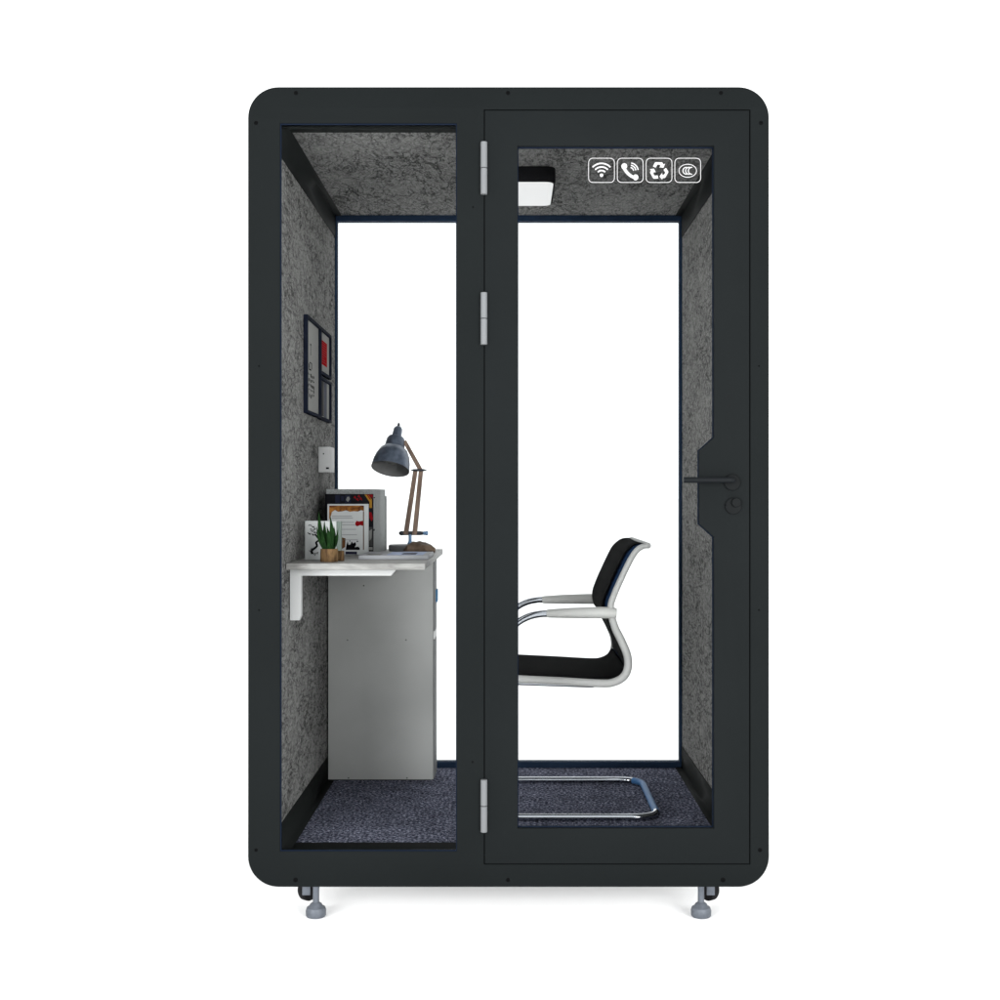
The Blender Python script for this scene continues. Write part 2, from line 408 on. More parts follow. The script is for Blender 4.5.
# linings
bm = BM(); add_box(bm, x0 + .06, x1 - .06, .02, YB + .02, z0 - .003, z0 - .0005); obj('added_bounce_panel', bm, 'bounce', pod, smooth=False)  # added reflector below the shell, lightens the ground shadow
Y0, Y1 = TF + .002, YB - .0015
bm = BM(); add_box(bm, -WX - .0085, -WX, Y0, Y1, ZF, ZC); obj('felt_wall_panel', bm, 'felt', pod, smooth=False)
bm = BM(); add_box(bm, WX, WX + .0085, Y0, Y1, ZF, ZC); obj('felt_wall_panel', bm, 'felt', pod, smooth=False)
bm = BM(); add_box(bm, -WX, WX, .0685, Y1, ZC, ZC + .0085); obj('felt_ceiling_panel', bm, 'ceil_felt', pod, smooth=False)
bm = BM(); add_box(bm, -WX, WX, Y0, Y1, ZF - .0085, ZF); obj('carpet', bm, 'carpet', pod, smooth=False)
def corner_trim(sx, zc, dz):
    """L profile along the depth: 84 mm on the wall, 25 mm on ceiling or floor"""
    t = .003
    w, h = .026, .084
    prof = [(-WX, zc + (.0085 if dz < 0 else 0)), (-WX + w, zc + (.0085 if dz < 0 else 0)), (-WX + w, zc + t * dz), (-WX + t, zc + t * dz), (-WX + t, zc + h * dz), (-WX, zc + h * dz)]
    prof = [(u * -sx, v) for u, v in prof]
    b = BM(); plate(b, [prof], Y1 - .0005 - Y0, front(Y0 + .0002)); obj('corner_trim', b, 'trim', pod, smooth=False)
for sx in (-1, 1):
    corner_trim(sx, ZC, -1); corner_trim(sx, ZF, 1)
for zc, dz in ((ZC, -1), (ZF, 1)):
    b = BM(); za, zb = (zc - .0026, zc + .0085) if dz < 0 else (zc, zc + .0026)
    add_box(b, -WX + .0262, WX - .0262, TF + .0008, .068 if dz < 0 else .135, za, zb); obj('edge_trim', b, 'trim', pod, smooth=False)
# door stop behind the mullion and door
bm = BM(); add_box(bm, fx(462), fx(505), TF + .002, TF + .032, ZF + .004, ZC - .004); obj('door_stop', bm, 'trim', pod, smooth=False)
# screws on the front frame
for px, py, r in ((296, 93, .006), (508, 93, .006), (721, 93, .006), (256, 123, .006), (761, 123, .006), (295.5, 880, .007), (508, 880, .006), (723, 880, .007), (760, 850, .006), (256, 850, .005),
                  (473, 207, .0025), (472.5, 762, .0025), (759, 366, .0025), (259, 366, .0025), (759, 610, .0025), (259, 610, .0025)):
    b = BM(); add_lathe(b, (fx(px), .0004, fz(py)), (0, -1, 0), [(r, 0), (r, .0008), (r * .7, .0016), (r * .45, .0016), (r * .4, .0006)], 16)
    obj('screw', b, 'screw', pod)

# door leaf
dx0, dx1, dz0, dz1 = fx(484.8), fx(749.2), fz(863.4), fz(110.8)
door_hole = [(517.6, 828.3), (714, 828.3), (714, 537), (699.3, 523.8), (699.3, 451), (714, 437.5), (714, 146), (517.6, 146)]
dh = [(fx(a), fz(b)) for a, b in door_hole]
bm = BM()
plate(bm, [rrect(dx0, dx1, dz0, dz1), dh], .036, front(-.003), bev=0.0012)
door = obj('door', bm, 'door_paint', pod)
def shrink(loop, d):
    cx = sum(p[0] for p in loop) / len(loop); out = []
    N = len(loop)
    for i in range(N):
        a, b, c = Vector(loop[i - 1]), Vector(loop[i]), Vector(loop[(i + 1) % N])
        n1 = Vector(((a - b).y, -(a - b).x)).normalized(); n2 = Vector(((b - c).y, -(b - c).x)).normalized()
        n = (n1 + n2).normalized(); k = d / max(.3, n.dot(n1))
        out.append((b - n * k * SGN))
    return [(p.x, p.y) for p in out]
SGN = 1
area = sum(dh[i - 1][0] * dh[i][1] - dh[i][0] * dh[i - 1][1] for i in range(len(dh)))
t_ = shrink(dh, .001)
SGN = 1 if (t_[0][0] > dh[0][0]) else -1
bm = BM(); plate(bm, [shrink(dh, .0002), shrink(dh, .0024)], .010, front(.012)); obj('door_gasket', bm, 'gasket', door, smooth=False)
bm = BM(); plate(bm, [shrink(dh, .0005)], .008, front(.013)); obj('door_pane', bm, 'glass', door, smooth=False)
# lever handle and lock
Dh = D0 - .045
bm = BM()
hx1, hz = X(734, Dh), Z(480, Dh)
add_tube(bm, fillet([(X(683.5, Dh), -.045, hz), (hx1, -.045, hz), (hx1, -.003, hz)], .018, 6), .0085, 14, up=(0, 0, 1))
obj('lever', bm, 'handle', door)
bm = BM(); add_lathe(bm, (fx(732), -.002, fz(482.5)), (0, -1, 0), [(.0235, 0), (.0235, .006), (.0215, .008), (.013, .008)], 32); obj('handle_rose', bm, 'rose', door)
bm = BM(); add_lathe(bm, (fx(733), -.002, fz(506)), (0, -1, 0), [(.0240, 0), (.0240, .005), (.0225, .0066), (.014, .0078)], 32)
ec = obj('lock_escutcheon', bm, 'rose', door)
bm = BM(); add_lathe(bm, (fx(735.5), -.002, fz(502.5)), (0, -1, 0), [(.0135, 0), (.0135, .013), (.012, .015), (.003, .015)], 24); obj('lock_cylinder', bm, 'rose', door)
for px in (725.2, 739.2):
    bm = BM(); add_lathe(bm, (fx(px), -.0099, fz(505)), (0, -1, 0), [(.0018, 0), (.0018, .0008)], 10); obj('lock_screw', bm, 'screw', door)
# hinges: barrel of two knuckles
def make_hinge(py0, py1):
    zt, zb = fz(py0), fz(py1); zm = (zt + zb) / 2; r = .0098
    hg = None
    b = BM(); add_lathe(b, (fx(484), -.0065, zb), (0, 0, 1), [(r * .85, 0), (r, .001), (r, zm - zb - .0015), (r * .85, zm - zb - .0008)], 20)
    hg = obj('hinge', b, 'alu', door)
    b = BM(); add_lathe(b, (fx(484), -.0065, zm), (0, 0, 1), [(r * .85, .0008), (r, .0015), (r, zt - zm - .001), (r * .85, zt - zm)], 20)
    obj('hinge', b, 'alu', door)
for a, b_ in ((142.5, 195), (292.8, 345), (779, 831.5)): make_hinge(a, b_)

# icons on the door pane
DI = D0 + .013
def icon_xf(cx, cy):
    return lambda u, v, w: Vector((X(cx + u, DI), .0128 - w, Z(cy - v, DI)))
TH = .0006
def arc(cx, cy, r, a0, a1, n=14): return [(cx + r * math.cos(math.radians(a0 + (a1 - a0) * k / n)), cy + r * math.sin(math.radians(a0 + (a1 - a0) * k / n))) for k in range(n + 1)]
def icon_box(b, xf): ribbon(b, rrect(-12.9, 12.9, -12.1, 12.1, 4.2, 5), .6, TH, xf, closed=True)
cy = 170.4
b = BM(); xf = icon_xf(601.5, cy); icon_box(b, xf)
for r in (5.0, 8.6, 12.2): ribbon(b, arc(0, -5.2, r, 137, 43, 12), 1.5, TH, xf)
plate(b, [disc_pts(0, -4.9, 1.75)], TH, xf); obj('icon_wifi', b, 'icon', door, smooth=False)
b = BM(); xf = icon_xf(630.2, cy); icon_box(b, xf)
hs = spline([(-6.2, 5.2, 0), (-5.6, 1.5, 0), (-3.2, -2.2, 0), (0.2, -5.2, 0), (3.6, -7.0, 0), (6.6, -7.4, 0)], 5)
N = len(hs)
ws = []
for i in range(N):
    t = abs(i / (N - 1) - .5) * 2
    ws.append(3.0 + (2.4 if t > .62 else 0) * min(1, (t - .62) / .1 if t > .62 else 0))
ribbon(b, [(p.x, p.y) for p in hs], ws, TH, xf)
plate(b, [disc_pts(-5.9, 4.2, 2.9)], TH * 1.2, xf); plate(b, [disc_pts(5.4, -6.9, 2.8)], TH * 1.2, xf)
for r in (3.6, 5.9, 8.2): ribbon(b, arc(-.2, -.8, r, 82, 8, 8), 1.15, TH, xf)
obj('icon_phone', b, 'icon', door, smooth=False)
b = BM(); xf = icon_xf(659, cy); icon_box(b, xf)
AR = [(519, 193), (536, 161), (590, 161), (600, 177), (613, 171), (600, 203), (566, 199), (579, 191), (571, 179), (553, 179), (541, 202)]
AR = [((x_ - 566) / 7.6, (222 - y_) / 7.6 + .65) for x_, y_ in AR]
for k in range(3):
    a = math.radians(120 * k)
    plate(b, [[(p[0] * math.cos(a) - p[1] * math.sin(a), p[0] * math.sin(a) + p[1] * math.cos(a) - .6) for p in AR]], TH, xf)
obj('icon_recycling', b, 'icon', door, smooth=False)
b = BM(); xf = icon_xf(687.7, cy); icon_box(b, xf)
ribbon(b, [(8.8 * math.cos(2 * math.pi * k / 36), -.4 + 6.5 * math.sin(2 * math.pi * k / 36)) for k in range(36)], .65, TH, xf, closed=True)
for cx in (-1.3, 1.4, 4.1): ribbon(b, arc(cx, -.4, 3.5, 82, 278, 12), .9, TH, xf)
obj('icon_certified', b, 'icon', door, smooth=False)

# feet and castors
def foot_at(px, D):
    o = P(px, 917, D0 + .08); x = o.x; y = D - D0
    b = BM(); add_lathe(b, (x, y, 0), (0, 0, 1), [(.0265, 0), (.0295, .004), (.030, .018), (.027, .027), (.020, .031), (.017, .037), (.010, .042)], 28)
    ft = obj('leveling_foot', b, 'zinc', pod)
    b = BM(); add_lathe(b, (x, y, .030), (0, 0, 1), [(.0125, 0), (.0125, .010), (.011, .0115)], 6); obj('foot_nut', b, 'zinc', ft)
    b = BM(); hh = POD_B + .004; add_lathe(b, (x, y, .038), (0, 0, 1), [(.0096, 0), (.0096, hh - .038)], 16); obj('foot_stem', b, 'zinc', ft)
    return ft
def castor_at(px, D, s):
    c = P(px, 0, D); x = c.x; y = D - D0; zc = .066; r = .036
    b = BM(); ax = Vector((s * .80, .60, 0)); add_lathe(b, Vector((x, y, zc)) - ax * .012, ax, [(r * .55, 0), (r * .93, 0), (r, .004), (r, .020), (r * .93, .024), (r * .5, .024)], 36)
    w = obj('castor_wheel', b, 'rubber', pod)
    b = BM(); add_box(b, x - .004 - .008 * 1, x + .012, y - .046, y - .040, zc - .008, POD_B - .0035, .002); obj('castor_bracket', b, 'zinc', w)
for px, s in ((316, -1), (701, 1)):
    foot_at(px, D0 + .08); castor_at(308.6 if s < 0 else 708.4, D0 + .135, s)
    xx = foot_at(px, D0 + 1.12)

# ------------------------------------------------------------------ ceiling lamp
YL0, YL1 = .46, .80
cl = thing('ceiling_lamp', 'square lit ceiling panel lamp in a black housing under the felt ceiling', 'ceiling lamp', (0, (YL0 + YL1) / 2, ZC))
bm = BM(); xfc = lambda u, v, w: Vector((u, v, ZC - .0005 - w))
plate(bm, [rrect(-.153, .153, YL0, YL1, .03, 6)], .050, xfc, bev=.003); obj('housing', bm, 'lamp_housing', cl)
bm = BM(); plate(bm, [rrect(-.146, .146, YL0 + .006, YL1 - .006, .026, 6)], .004, lambda u, v, w: Vector((u, v, ZC - .0500 - w))); obj('diffuser', bm, 'diffuser', cl)

# ------------------------------------------------------------------ pictures on the left wall
def wallD(px): return WX * F / (CX - px)
def W(px, py): D = wallD(px); return (D - D0, Z(py, D))
def wxf(base): return lambda u, v, w: Vector((-WX + base + w, u, v))
def picture(name, label, y0, y1, z0, z1, bar, marks):
    t = thing(name, label, 'picture', (-WX, (y0 + y1) / 2, z0), 'framed pictures on the left felt wall')
    b = BM(); plate(b, [rrect(y0, y1, z0, z1), rrect(y0 + bar, y1 - bar, z0 + bar, z1 - bar)], .014, wxf(.0008), bev=.0008); obj('picture_frame', b, 'frame', t)
    b = BM(); plate(b, [rrect(y0 + .002, y1 - .002, z0 + .002, z1 - .002)], .005, wxf(.0012)); pr = obj('print', b, 'print', t, smooth=False)
    b = BM(); mats = marks(b, y0 + bar, y1 - bar, z0 + bar, z1 - bar)
    obj('print_artwork', b, mats, pr, smooth=False)
MW = wxf(.0062)
def rect(b, u0, u1, v0, v1, xf, mi, th=.0006): plate(b, [rrect(u0, u1, v0, v1)], th, xf, mi=mi)
def marks1(b, y0, y1, z0, z1):
    w, h = y1 - y0, z1 - z0
    def r(a0, a1, c0, c1, mi=0): rect(b, y0 + a0 * w, y0 + a1 * w, z1 - c1 * h, z1 - c0 * h, MW, mi)
    r(.34, .40, .24, .26); r(.36, .38, .26, .37)                       # thin upright stroke with a serif
    r(.24, .29, .47, .52); r(.29, .46, .45, .46); r(.43, .46, .45, .52); r(.24, .40, .525, .54)
    rr = random.Random(3)
    for row in range(5):
        for c in range(5):
            a = .14 + c * .11; top = .58 + row * .055 + rr.uniform(-.01, .01)
            r(a, a + .05 + rr.uniform(0, .03), top, top + rr.uniform(.012, .04), 0 if row < 3 and rr.random() < .5 else 1)
    return ['ink', 'grey_ink']
def marks2(b, y0, y1, z0, z1):
    w, h = y1 - y0, z1 - z0
    rect(b, y0 + .03 * w, y0 + .76 * w, z1 - .80 * h, z1 - .20 * h, MW, 0)
    rr = random.Random(5)
    for row in range(9):
        c = .24 + row * .06
        rect(b, y0 + .10 * w, y0 + rr.uniform(.45, .70) * w, z1 - (c + .022) * h, z1 - c * h, lambda u, v, q: Vector((-WX + .0069 + q, u, v)), 1, .0004)
    return ['red_ink', 'light_red_ink']
def marks3(b, y0, y1, z0, z1):
    w, h = y1 - y0, z1 - z0
    for a0, a1, c0, c1, mi in ((.0, .22, .10, .92, 0), (.24, .42, .0, .96, 1), (.46, .74, 0, 1, 2)):
        rect(b, y0 + a0 * w, y0 + a1 * w, z1 - c1 * h, z1 - c0 * h, MW, mi)
    return ['ink', 'grey_ink', 'navy_ink']
yA, _ = W(303.2, 400); yB, _ = W(317.2, 400); yC, _ = W(327.8, 400)
picture('framed_poster', 'tall framed poster of dark lettering on pale paper, largest of the three wall pictures', yA, yB - .001, 1.505, 1.823, .0105, marks1)
picture('framed_print', 'small framed print with a red square, above the striped print', yB + .002, yC, 1.662, 1.823, .010, marks2)
picture('framed_print', 'small framed print of black and grey upright stripes, below the red one', yB + .002, yC, 1.503, 1.652, .010, marks3)

# ------------------------------------------------------------------ wall socket
DS = wallD(318.2)
ws_ = thing('wall_socket', 'grey white plastic socket box on the felt wall above the books', 'wall socket', (-WX, DS - D0, Z(472, DS)))
sx0, sx1 = -WX + .0006, X(332.6, DS + .05)
bm = BM(); sz0, sz1 = Z(472.5, DS), Z(446.8, DS)
add_box(bm, sx0, sx1, DS - D0, DS - D0 + .1, sz0, sz1, .003); obj('socket_box', bm, 'socket', ws_)
bm = BM(); add_box(bm, X(323.0, DS), X(324.0, DS), DS - D0 - .0006, DS - D0 + .001, Z(454.5, DS), Z(453, DS)); obj('indicator', bm, 'ink', ws_, smooth=False)
bm = BM(); add_box(bm, X(326.0, DS), X(329.0, DS), DS - D0 - .0006, DS - D0 + .001, Z(469, DS), Z(467.3, DS)); obj('socket_slot', bm, 'ink', ws_, smooth=False)

# ------------------------------------------------------------------ desk
ZD = 1.0373
DF = 3.80; yDF = DF - D0; yDB = 1.125
XD0, XD1 = -WX + .0035, X(425.2, DF)
desk = thing('wall_desk', 'pale wood desk shelf fixed to the left wall, topped with books and a lamp', 'desk', (-WX, .6, ZD))
bm = BM(); add_box(bm, XD0, XD1, yDF, yDB, ZD - .019, ZD, .0018); obj('desktop', bm, 'desk', desk)
bm = BM(); Dk = D0 + .165
t = ZD - .0195
yk = .165
xa = XD0; xb = X(397, Dk)
prof = [(xa, t), (xb, t), (xb - .018, t - .021), (xa + .034, t - .021), (xa + .034, Z(616, Dk)), (xa + .028, Z(620.5, Dk)), (xa, Z(620.5, Dk))]
plate(bm, [prof], .030, front(yk), bev=.0015); obj('bracket', bm, 'bracket', desk)

# ------------------------------------------------------------------ drawer cabinet
DC = 4.67; yC0 = DC - D0
cab = thing('drawer_cabinet', 'plain grey drawer cabinet standing on the carpet under the desk', 'cabinet', (-.466, (yC0 + 1.17) / 2, ZF))
cx0, cx1 = -WX + .006, X(433.2, DC)
zt = ZD - .0198
bm = BM(); add_box(bm, cx0, cx1, yC0, 1.118, ZF + .005, zt, .0012); obj('cabinet_body', bm, 'cabinet', cab)
bm = BM(); add_box(bm, cx0 + .01, cx1 - .012, yC0 + .006, 1.11, ZF + .0005, ZF + .0048); obj('plinth', bm, 'black_wood', cab, smooth=False)
for za, zb, pull in ((Z(631, DC), zt - .004, True), (ZF + .009, Z(640, DC), False)):
    bm = BM(); add_box(bm, cx1 + .0006, cx1 + .0055, yC0 + .004, 1.114, za, zb, .001); dr = obj('drawer', bm, 'drawer', cab)
    if pull:
        bm = BM(); add_box(bm, cx1 + .0056, cx1 + .0115, yC0 + .06, yC0 + .12, Z(603.5, DC), Z(591, DC), .001); obj('drawer_handle', bm, 'blue_pull', dr)
bm = BM(); add_box(bm, cx1 + .0006, cx1 + .0054, yC0 + .004, 1.114, Z(639.4, DC), Z(631.6, DC), .001); obj('drawer_edge', bm, 'pale_edge', cab)
for px, py in ((363.7, 585.7), (347.5, 640), (406, 640), (348.5, 778), (407, 778)):
    bm = BM(); c = P(px, py, DC); add_lathe(bm, (c.x, yC0 + .0002, c.z), (0, -1, 0), [(.0028, 0), (.0022, .0008)], 10); obj('cap_screw', bm, 'grey_ink', cab)

# ------------------------------------------------------------------ things on the desk
GB = 'books and files standing on the desk'
def cover_xf(px0, py0, D, y):      # pixels measured on the photo at distance D become a relief on that cover
    return lambda u, v, w: Vector((X(u, D), y - w, Z(v, D)))
# grey box file
D1 = D0 + .74
bf = thing('box_file', 'speckled grey box file, tallest behind the dark magazine', 'box file', (X(350, D1), .85, ZD), GB)
bm = BM()
fl, fr, bl, br = X(326.5, D1), X(373.2, D1), X(333, D1 + .3), X(385.3, D1 + .3)
zt1 = Z(489.2, D1)
fp = [(fl, .74), (fr, .74), (br, 1.04), (bl, 1.04)]
plate(bm, [fp], zt1 - ZD, lambda u, v, w: Vector((u, v, ZD + .0004 + w)), bev=.0015); obj('file_body', bm, 'grey_box', bf)
bm = BM(); q = Vector((br - fr, .3)).normalized()
for t0, t1, za, zb in ((.012, .020, Z(498.2, D1), Z(497.2, D1)), (.01, .014, Z(531, D1), Z(529, D1))):
    bm = BM(); c = Vector((fr, .74)) + q * t0; e = Vector((fr, .74)) + q * t1
    add_box(bm, c.x, e.x + .003, c.y, e.y, za, zb)
    obj('file_rivet', bm, 'ink', bf, smooth=False)
bm = BM(); add_box(bm, br - .004, br + .004, 1.041, 1.053, ZD + .0005, Z(496, D1 + .3)); obj('file_flap', bm, 'grey_box', bf, smooth=False)
# dark magazine
D2 = D0 + .70
mg = thing('magazine', 'dark magazine with red and yellow cover art leaning on the grey box file', 'magazine', (X(349, D2), .70, ZD), GB)
bm = BM(); y2 = .70
add_box(bm, X(325.2, D2), X(373.2, D2), y2, y2 + .012, ZD + .0004, Z(494, D2), .001); cv = obj('magazine_cover', bm, 'dark_cover', mg)
bm = BM(); xf = cover_xf(0, 0, D2, y2 + .0003)
def poly(pts, mi, th=.0005): plate(bm, [pts], th, xf, mi=mi)
R = lambda a, b_, c, d: [(a, c), (b_, c), (b_, d), (a, d)]
poly(R(335.2, 340, 495, 503), 0); poly(R(341, 344, 496, 501), 0); poly(R(345, 350.8, 495, 503), 0)
poly([(346, 500), (347, 497), (349, 496.5), (350, 499), (348, 502)], 1, .0008)
for i, (px, py) in enumerate(((355, 498), (357.5, 500), (359, 497), (361, 499.5))):
    ribbon(bm, [(px - 1.2, py), (px, py - 1.5), (px + .9, py + .8)], .9, .0005, xf, mi=2)
poly([(364.5, 494.6), (368, 494.6), (372, 499.5), (372, 508), (369.5, 508), (369.5, 502)], 3)
poly([(368.5, 494.6), (372.6, 494.6), (372.6, 498.5)], 2); poly([(366.5, 494.6), (367.6, 494.6), (371, 499), (370.2, 500)], 2, .0009)
poly([(369, 512), (371.5, 512.5), (373, 519), (371.5, 521.5), (369.6, 518)], 2)
poly(R(368.6, 372.6, 527, 546), 4); poly([(369, 531), (372, 529), (371.5, 538), (369.6, 541)], 1, .0008); poly(R(368.6, 372.6, 547, 550), 1)
obj('cover_artwork', bm, ['navy_ink', 'print', 'red_ink', 'yellow_ink', 'grey_ink'], cv, smooth=False)
# white book with orange band
D3 = D0 + .63; y3 = .63
bk = thing('book', 'white book with an orange top band and black silhouettes on its cover', 'book', (X(348, D3), y3, ZD), GB)
bm = BM(); add_box(bm, X(327.3, D3), X(368, D3), y3, y3 + .022, ZD + .0004, Z(504, D3), .001); cv = obj('book_cover', bm, 'white_cover', bk)
bm = BM(); xf = cover_xf(0, 0, D3, y3 + .0003)
poly([(329.2, 505.6), (364, 505.6), (364, 511), (361, 510.2), (358, 511.6), (354, 511.2), (350, 511.8), (346, 510.4), (342, 511.4), (338, 511.8), (335, 510), (332, 512), (330.6, 517), (329.2, 520)], 0)
poly(R(363, 364, 511.2, 549.8), 1)
poly([(355.2, 523), (356.5, 520.8), (359, 521.4), (363, 520.8), (363, 525.8), (360, 525.2), (357.2, 526.4), (355.4, 525.2)], 2)
for k, (a, c) in enumerate(((332, 515.8), (332, 517.6), (333, 522), (341, 524.5), (341, 529), (342, 534.5), (341, 539.5))):
    poly(R(a, 352 + (k * 37 % 9), c, c + .7), 3)
poly([(340.8, 537), (345.5, 538.4), (345.2, 547), (341, 549.6), (340.4, 542)], 1)
poly([(345.6, 549.9), (346.5, 545), (347.6, 541), (348.6, 545), (350.5, 544.4), (351.6, 541.2), (353, 543.4), (355.4, 542), (356.2, 544.8), (354.6, 547.2), (358, 546.6), (359.8, 548), (359.8, 549.9)], 4)
poly(disc_pts(357.4, 541.4, .8, 8), 4); poly(disc_pts(349.8, 541, .6, 8), 4)
poly(R(345.4, 357, 551.6, 554.4), 5)
obj('cover_artwork', bm, ['orange_ink', 'brown_ink', 'red_ink', 'faint_ink', 'ink', 'navy_ink'], cv, smooth=False)
# white card box with the ink tree
D4 = D0 + .30; y4 = .30
ib = thing('ink_painting_box', 'small white box with a black ink painting, standing behind the potted plant', 'box', (X(320, D4), y4, ZD))
bm = BM(); add_box(bm, X(305, D4), X(336.2, D4), y4, y4 + .034, ZD + .0004, Z(521, D4), .001); cv = obj('box_front', bm, 'bright_paper', ib)
bm = BM(); add_box(bm, X(336.2, D4) + .0004, X(340.6, D4), y4 + .004, y4 + .034, ZD + .0004, Z(521.6, D4), .001); obj('box_spine', bm, 'pale_green', ib)
bm = BM(); xf = cover_xf(0, 0, D4, y4 + .0003)
rr = random.Random(11)
trunk = [(312.5, 554), (311.6, 551), (313.6, 549), (317, 546), (316.2, 542.5), (319, 539.8), (316.8, 536.5), (315, 534)]
ribbon(bm, [(p.x, p.y) for p in spline([(a, c, 0) for a, c in trunk], 3)], [2.6 - .05 * i for i in range(22)], .0005, xf)
for bx_, by_ in ((313, 527), (311, 529.5), (315, 529), (309.5, 533.8), (313, 534.5), (316, 533), (310.5, 525.5), (318, 537), (314, 531), (311.5, 551.5), (314.5, 554.3), (317, 553), (312, 549)):
    for k in range(6):
        a = rr.uniform(0, 6.28); l = rr.uniform(.9, 2.2); px, py = bx_ + rr.uniform(-1, 1), by_ + rr.uniform(-.7, .7)
        ribbon(bm, [(px, py), (px + l * math.cos(a), py + .5 * l * math.sin(a))], rr.uniform(.4, .8), .0005 + .00005 * k, xf, mi=rr.choice((0, 1)))
obj('ink_artwork', bm, ['ink', 'grey_ink'], cv, smooth=False)
# potted plant
D5 = D0 + .19; pc = P(329, 560, D5)
pl = thing('potted_plant', 'small spiky green succulent in a rough brown wooden pot on the desk', 'potted plant', (pc.x, .19, ZD))
pr = X(338, D5) - pc.x; ph = Z(549.3, D5) - Z(562.3, D5)
bm = BM(); add_lathe(bm, (pc.x, .19, ZD + .0004), (0, 0, 1), [(pr * .93, 0), (pr, .003), (pr * 1.0, ph * .5), (pr * .97, ph), (pr * .80, ph), (pr * .78, ph - .006)], 24)
for vtx in bm.verts:
    d = Vector((vtx.co.x - pc.x, vtx.co.y - .19)); a = math.atan2(d.y, d.x)
    k = 1 + .03 * math.sin(5 * a + 1) + .02 * math.sin(11 * a); vtx.co.x = pc.x + d.x * k; vtx.co.y = .19 + d.y * k
obj('pot', bm, 'pot_wood', pl)
bm = BM(); add_lathe(bm, (pc.x, .19, ZD + ph - .006), (0, 0, 1), [(pr * .79, 0), (pr * .6, .003)], 20); obj('soil', bm, 'soil', pl)
bm = BM()
zt = lambda py: Z(py, D5)
def leaf(bx_, by_, tx, tz, ty, wid, lean):
    a = Vector((pc.x + bx_, .19 + by_, ZD + ph - .006)); e = Vector((tx, .19 + ty, tz)); n = 9
    side = Vector((math.cos(lean), math.sin(lean), 0)); nor = Vector((-side.y, side.x, 0))
    prev = None
    for i in range(n + 1):
        t = i / n; c = a.lerp(e, t) + Vector((lean * 0, 0, 0)) + (e - a).cross(nor) * (0.12 * math.sin(math.pi * t)) * (1 if bx_ < 0 else -1) * 0.4
        w = wid * (0.55 + 0.9 * t * (1 - t) * 1.8) * (1 - t ** 3.2) + .0004
        th = .0028 * (1 - t) + .0006
        row = [bm.verts.new(c - side * w - nor * th * .2), bm.verts.new(c - nor * th), bm.verts.new(c + side * w - nor * th * .2), bm.verts.new(c + nor * th)]
        if prev:
            for k in range(4): bm.faces.new((prev[k], prev[(k + 1) % 4], row[(k + 1) % 4], row[k]))
        else: bm.faces.new(row[::-1])
        prev = row
    bm.faces.new(prev)
for args in ((-.010, .004, 318.6, 511.5, .006, .0082, .25), (-.002, .006, 324.0, 521.0, .010, .0080, -.2), (.004, -.002, 330.2, 515.5, -.004, .0080, .3),
             (.012, .002, 337.6, 529.8, .004, .0062, -.3), (-.012, -.006, 317.0, 526.5, -.008, .0062, .5), (.002, -.009, 327.4, 526.0, -.012, .0078, -.1),
             (-.006, -.008, 322.2, 530.0, -.012, .0070, .1), (.009, .009, 333.4, 526.0, .012, .0066, .6), (.008, -.008, 332.5, 534.0, -.014, .0060, -.4)):
    leaf(args[0], args[1], X(args[2], D5), zt(args[3]), args[4], args[5], args[6])
obj('leaves', bm, 'leaf', pl)
# wooden block
D6 = D0 + .245; bc = P(341, 560, D6)
bm = BM(); add_lathe(bm, (bc.x, .245, ZD + .0004), (0, 0, 1), [(.0095, 0), (.0105, .002), (.0103, .028), (.0095, .031), (.003, .031)], 18)
o = obj('wooden_pot', bm, 'pot_wood', origin=(bc.x, .245, ZD)); o['label'] = 'tiny brown wooden pot beside the spiky succulent'; o['category'] = 'pot'
# flat book
D7 = D0 + .335
fb = thing('flat_book', 'white softcover book lying flat on the front edge of the desk', 'book', (X(394, D7), .47, ZD), None)
bm = BM(); fx0, fx1 = X(358.5, D7), X(428.4, D7)
add_box(bm, fx0, fx1, .335, .62, ZD + .0004, ZD + .0125, .0015); cv = obj('book_cover', bm, 'book_paper', fb)
bm = BM(); xf = lambda u, v, w: Vector((u, v, ZD + .0123 + w))
rect(bm, fx0 + .085, fx1 - .02, .37, .59, xf, 0); rect(bm, fx0 + .02, fx0 + .065, .36, .45, xf, 1); rect(bm, fx1 - .09, fx1 - .045, .40, .50, lambda u, v, w: Vector((u, v, ZD + .0128 + w)), 2)
obj('cover_artwork', bm, ['blue_ink', 'print', 'navy_ink'], cv, smooth=False)

# desk lamp
D8 = D0 + .95; y8 = .95
S8 = F / D8
lc = P(409, 0, D8)
lp = thing('desk_lamp', 'blue grey desk lamp with a wooden double arm, standing at the back of the desk', 'desk lamp', (lc.x, y8, ZD))
bm = BM(); add_lathe(bm, (lc.x, y8, ZD + .0004), (0, 0, 1), [(.070, 0), (.074, .003), (.074, .019), (.070, .023), (.02, .0245)], 40); obj('lamp_base', bm, 'lamp_base', lp)
bm = BM(); add_lathe(bm, (lc.x + .004, y8, ZD + .024), (0, 0, 1), [(.011, 0), (.009, .006), (.006, .012), (.006, Z(534, D8) - ZD - .024)], 16); obj('lamp_post', bm, 'lamp_blue', lp)
bm = BM(); zj = Z(533.2, D8)
add_tube(bm, [(X(399, D8), y8, zj), (X(401, D8), y8, zj), (X(404, D8), y8, zj), (X(420, D8), y8, zj), (X(423, D8), y8, zj)], [.004, .0085, .0075, .0075, .006], 14)
jt = obj('arm_joint', bm, 'lamp_black', lp)
bm = BM(); add_lathe(bm, (X(423, D8), y8, zj), (1, 0, 0), [(.004, 0), (.008, .003), (.006, .007), (.0085, .012), (.007, .018), (.002, .019)], 14); obj('joint_knob', bm, 'lamp_blue', jt)
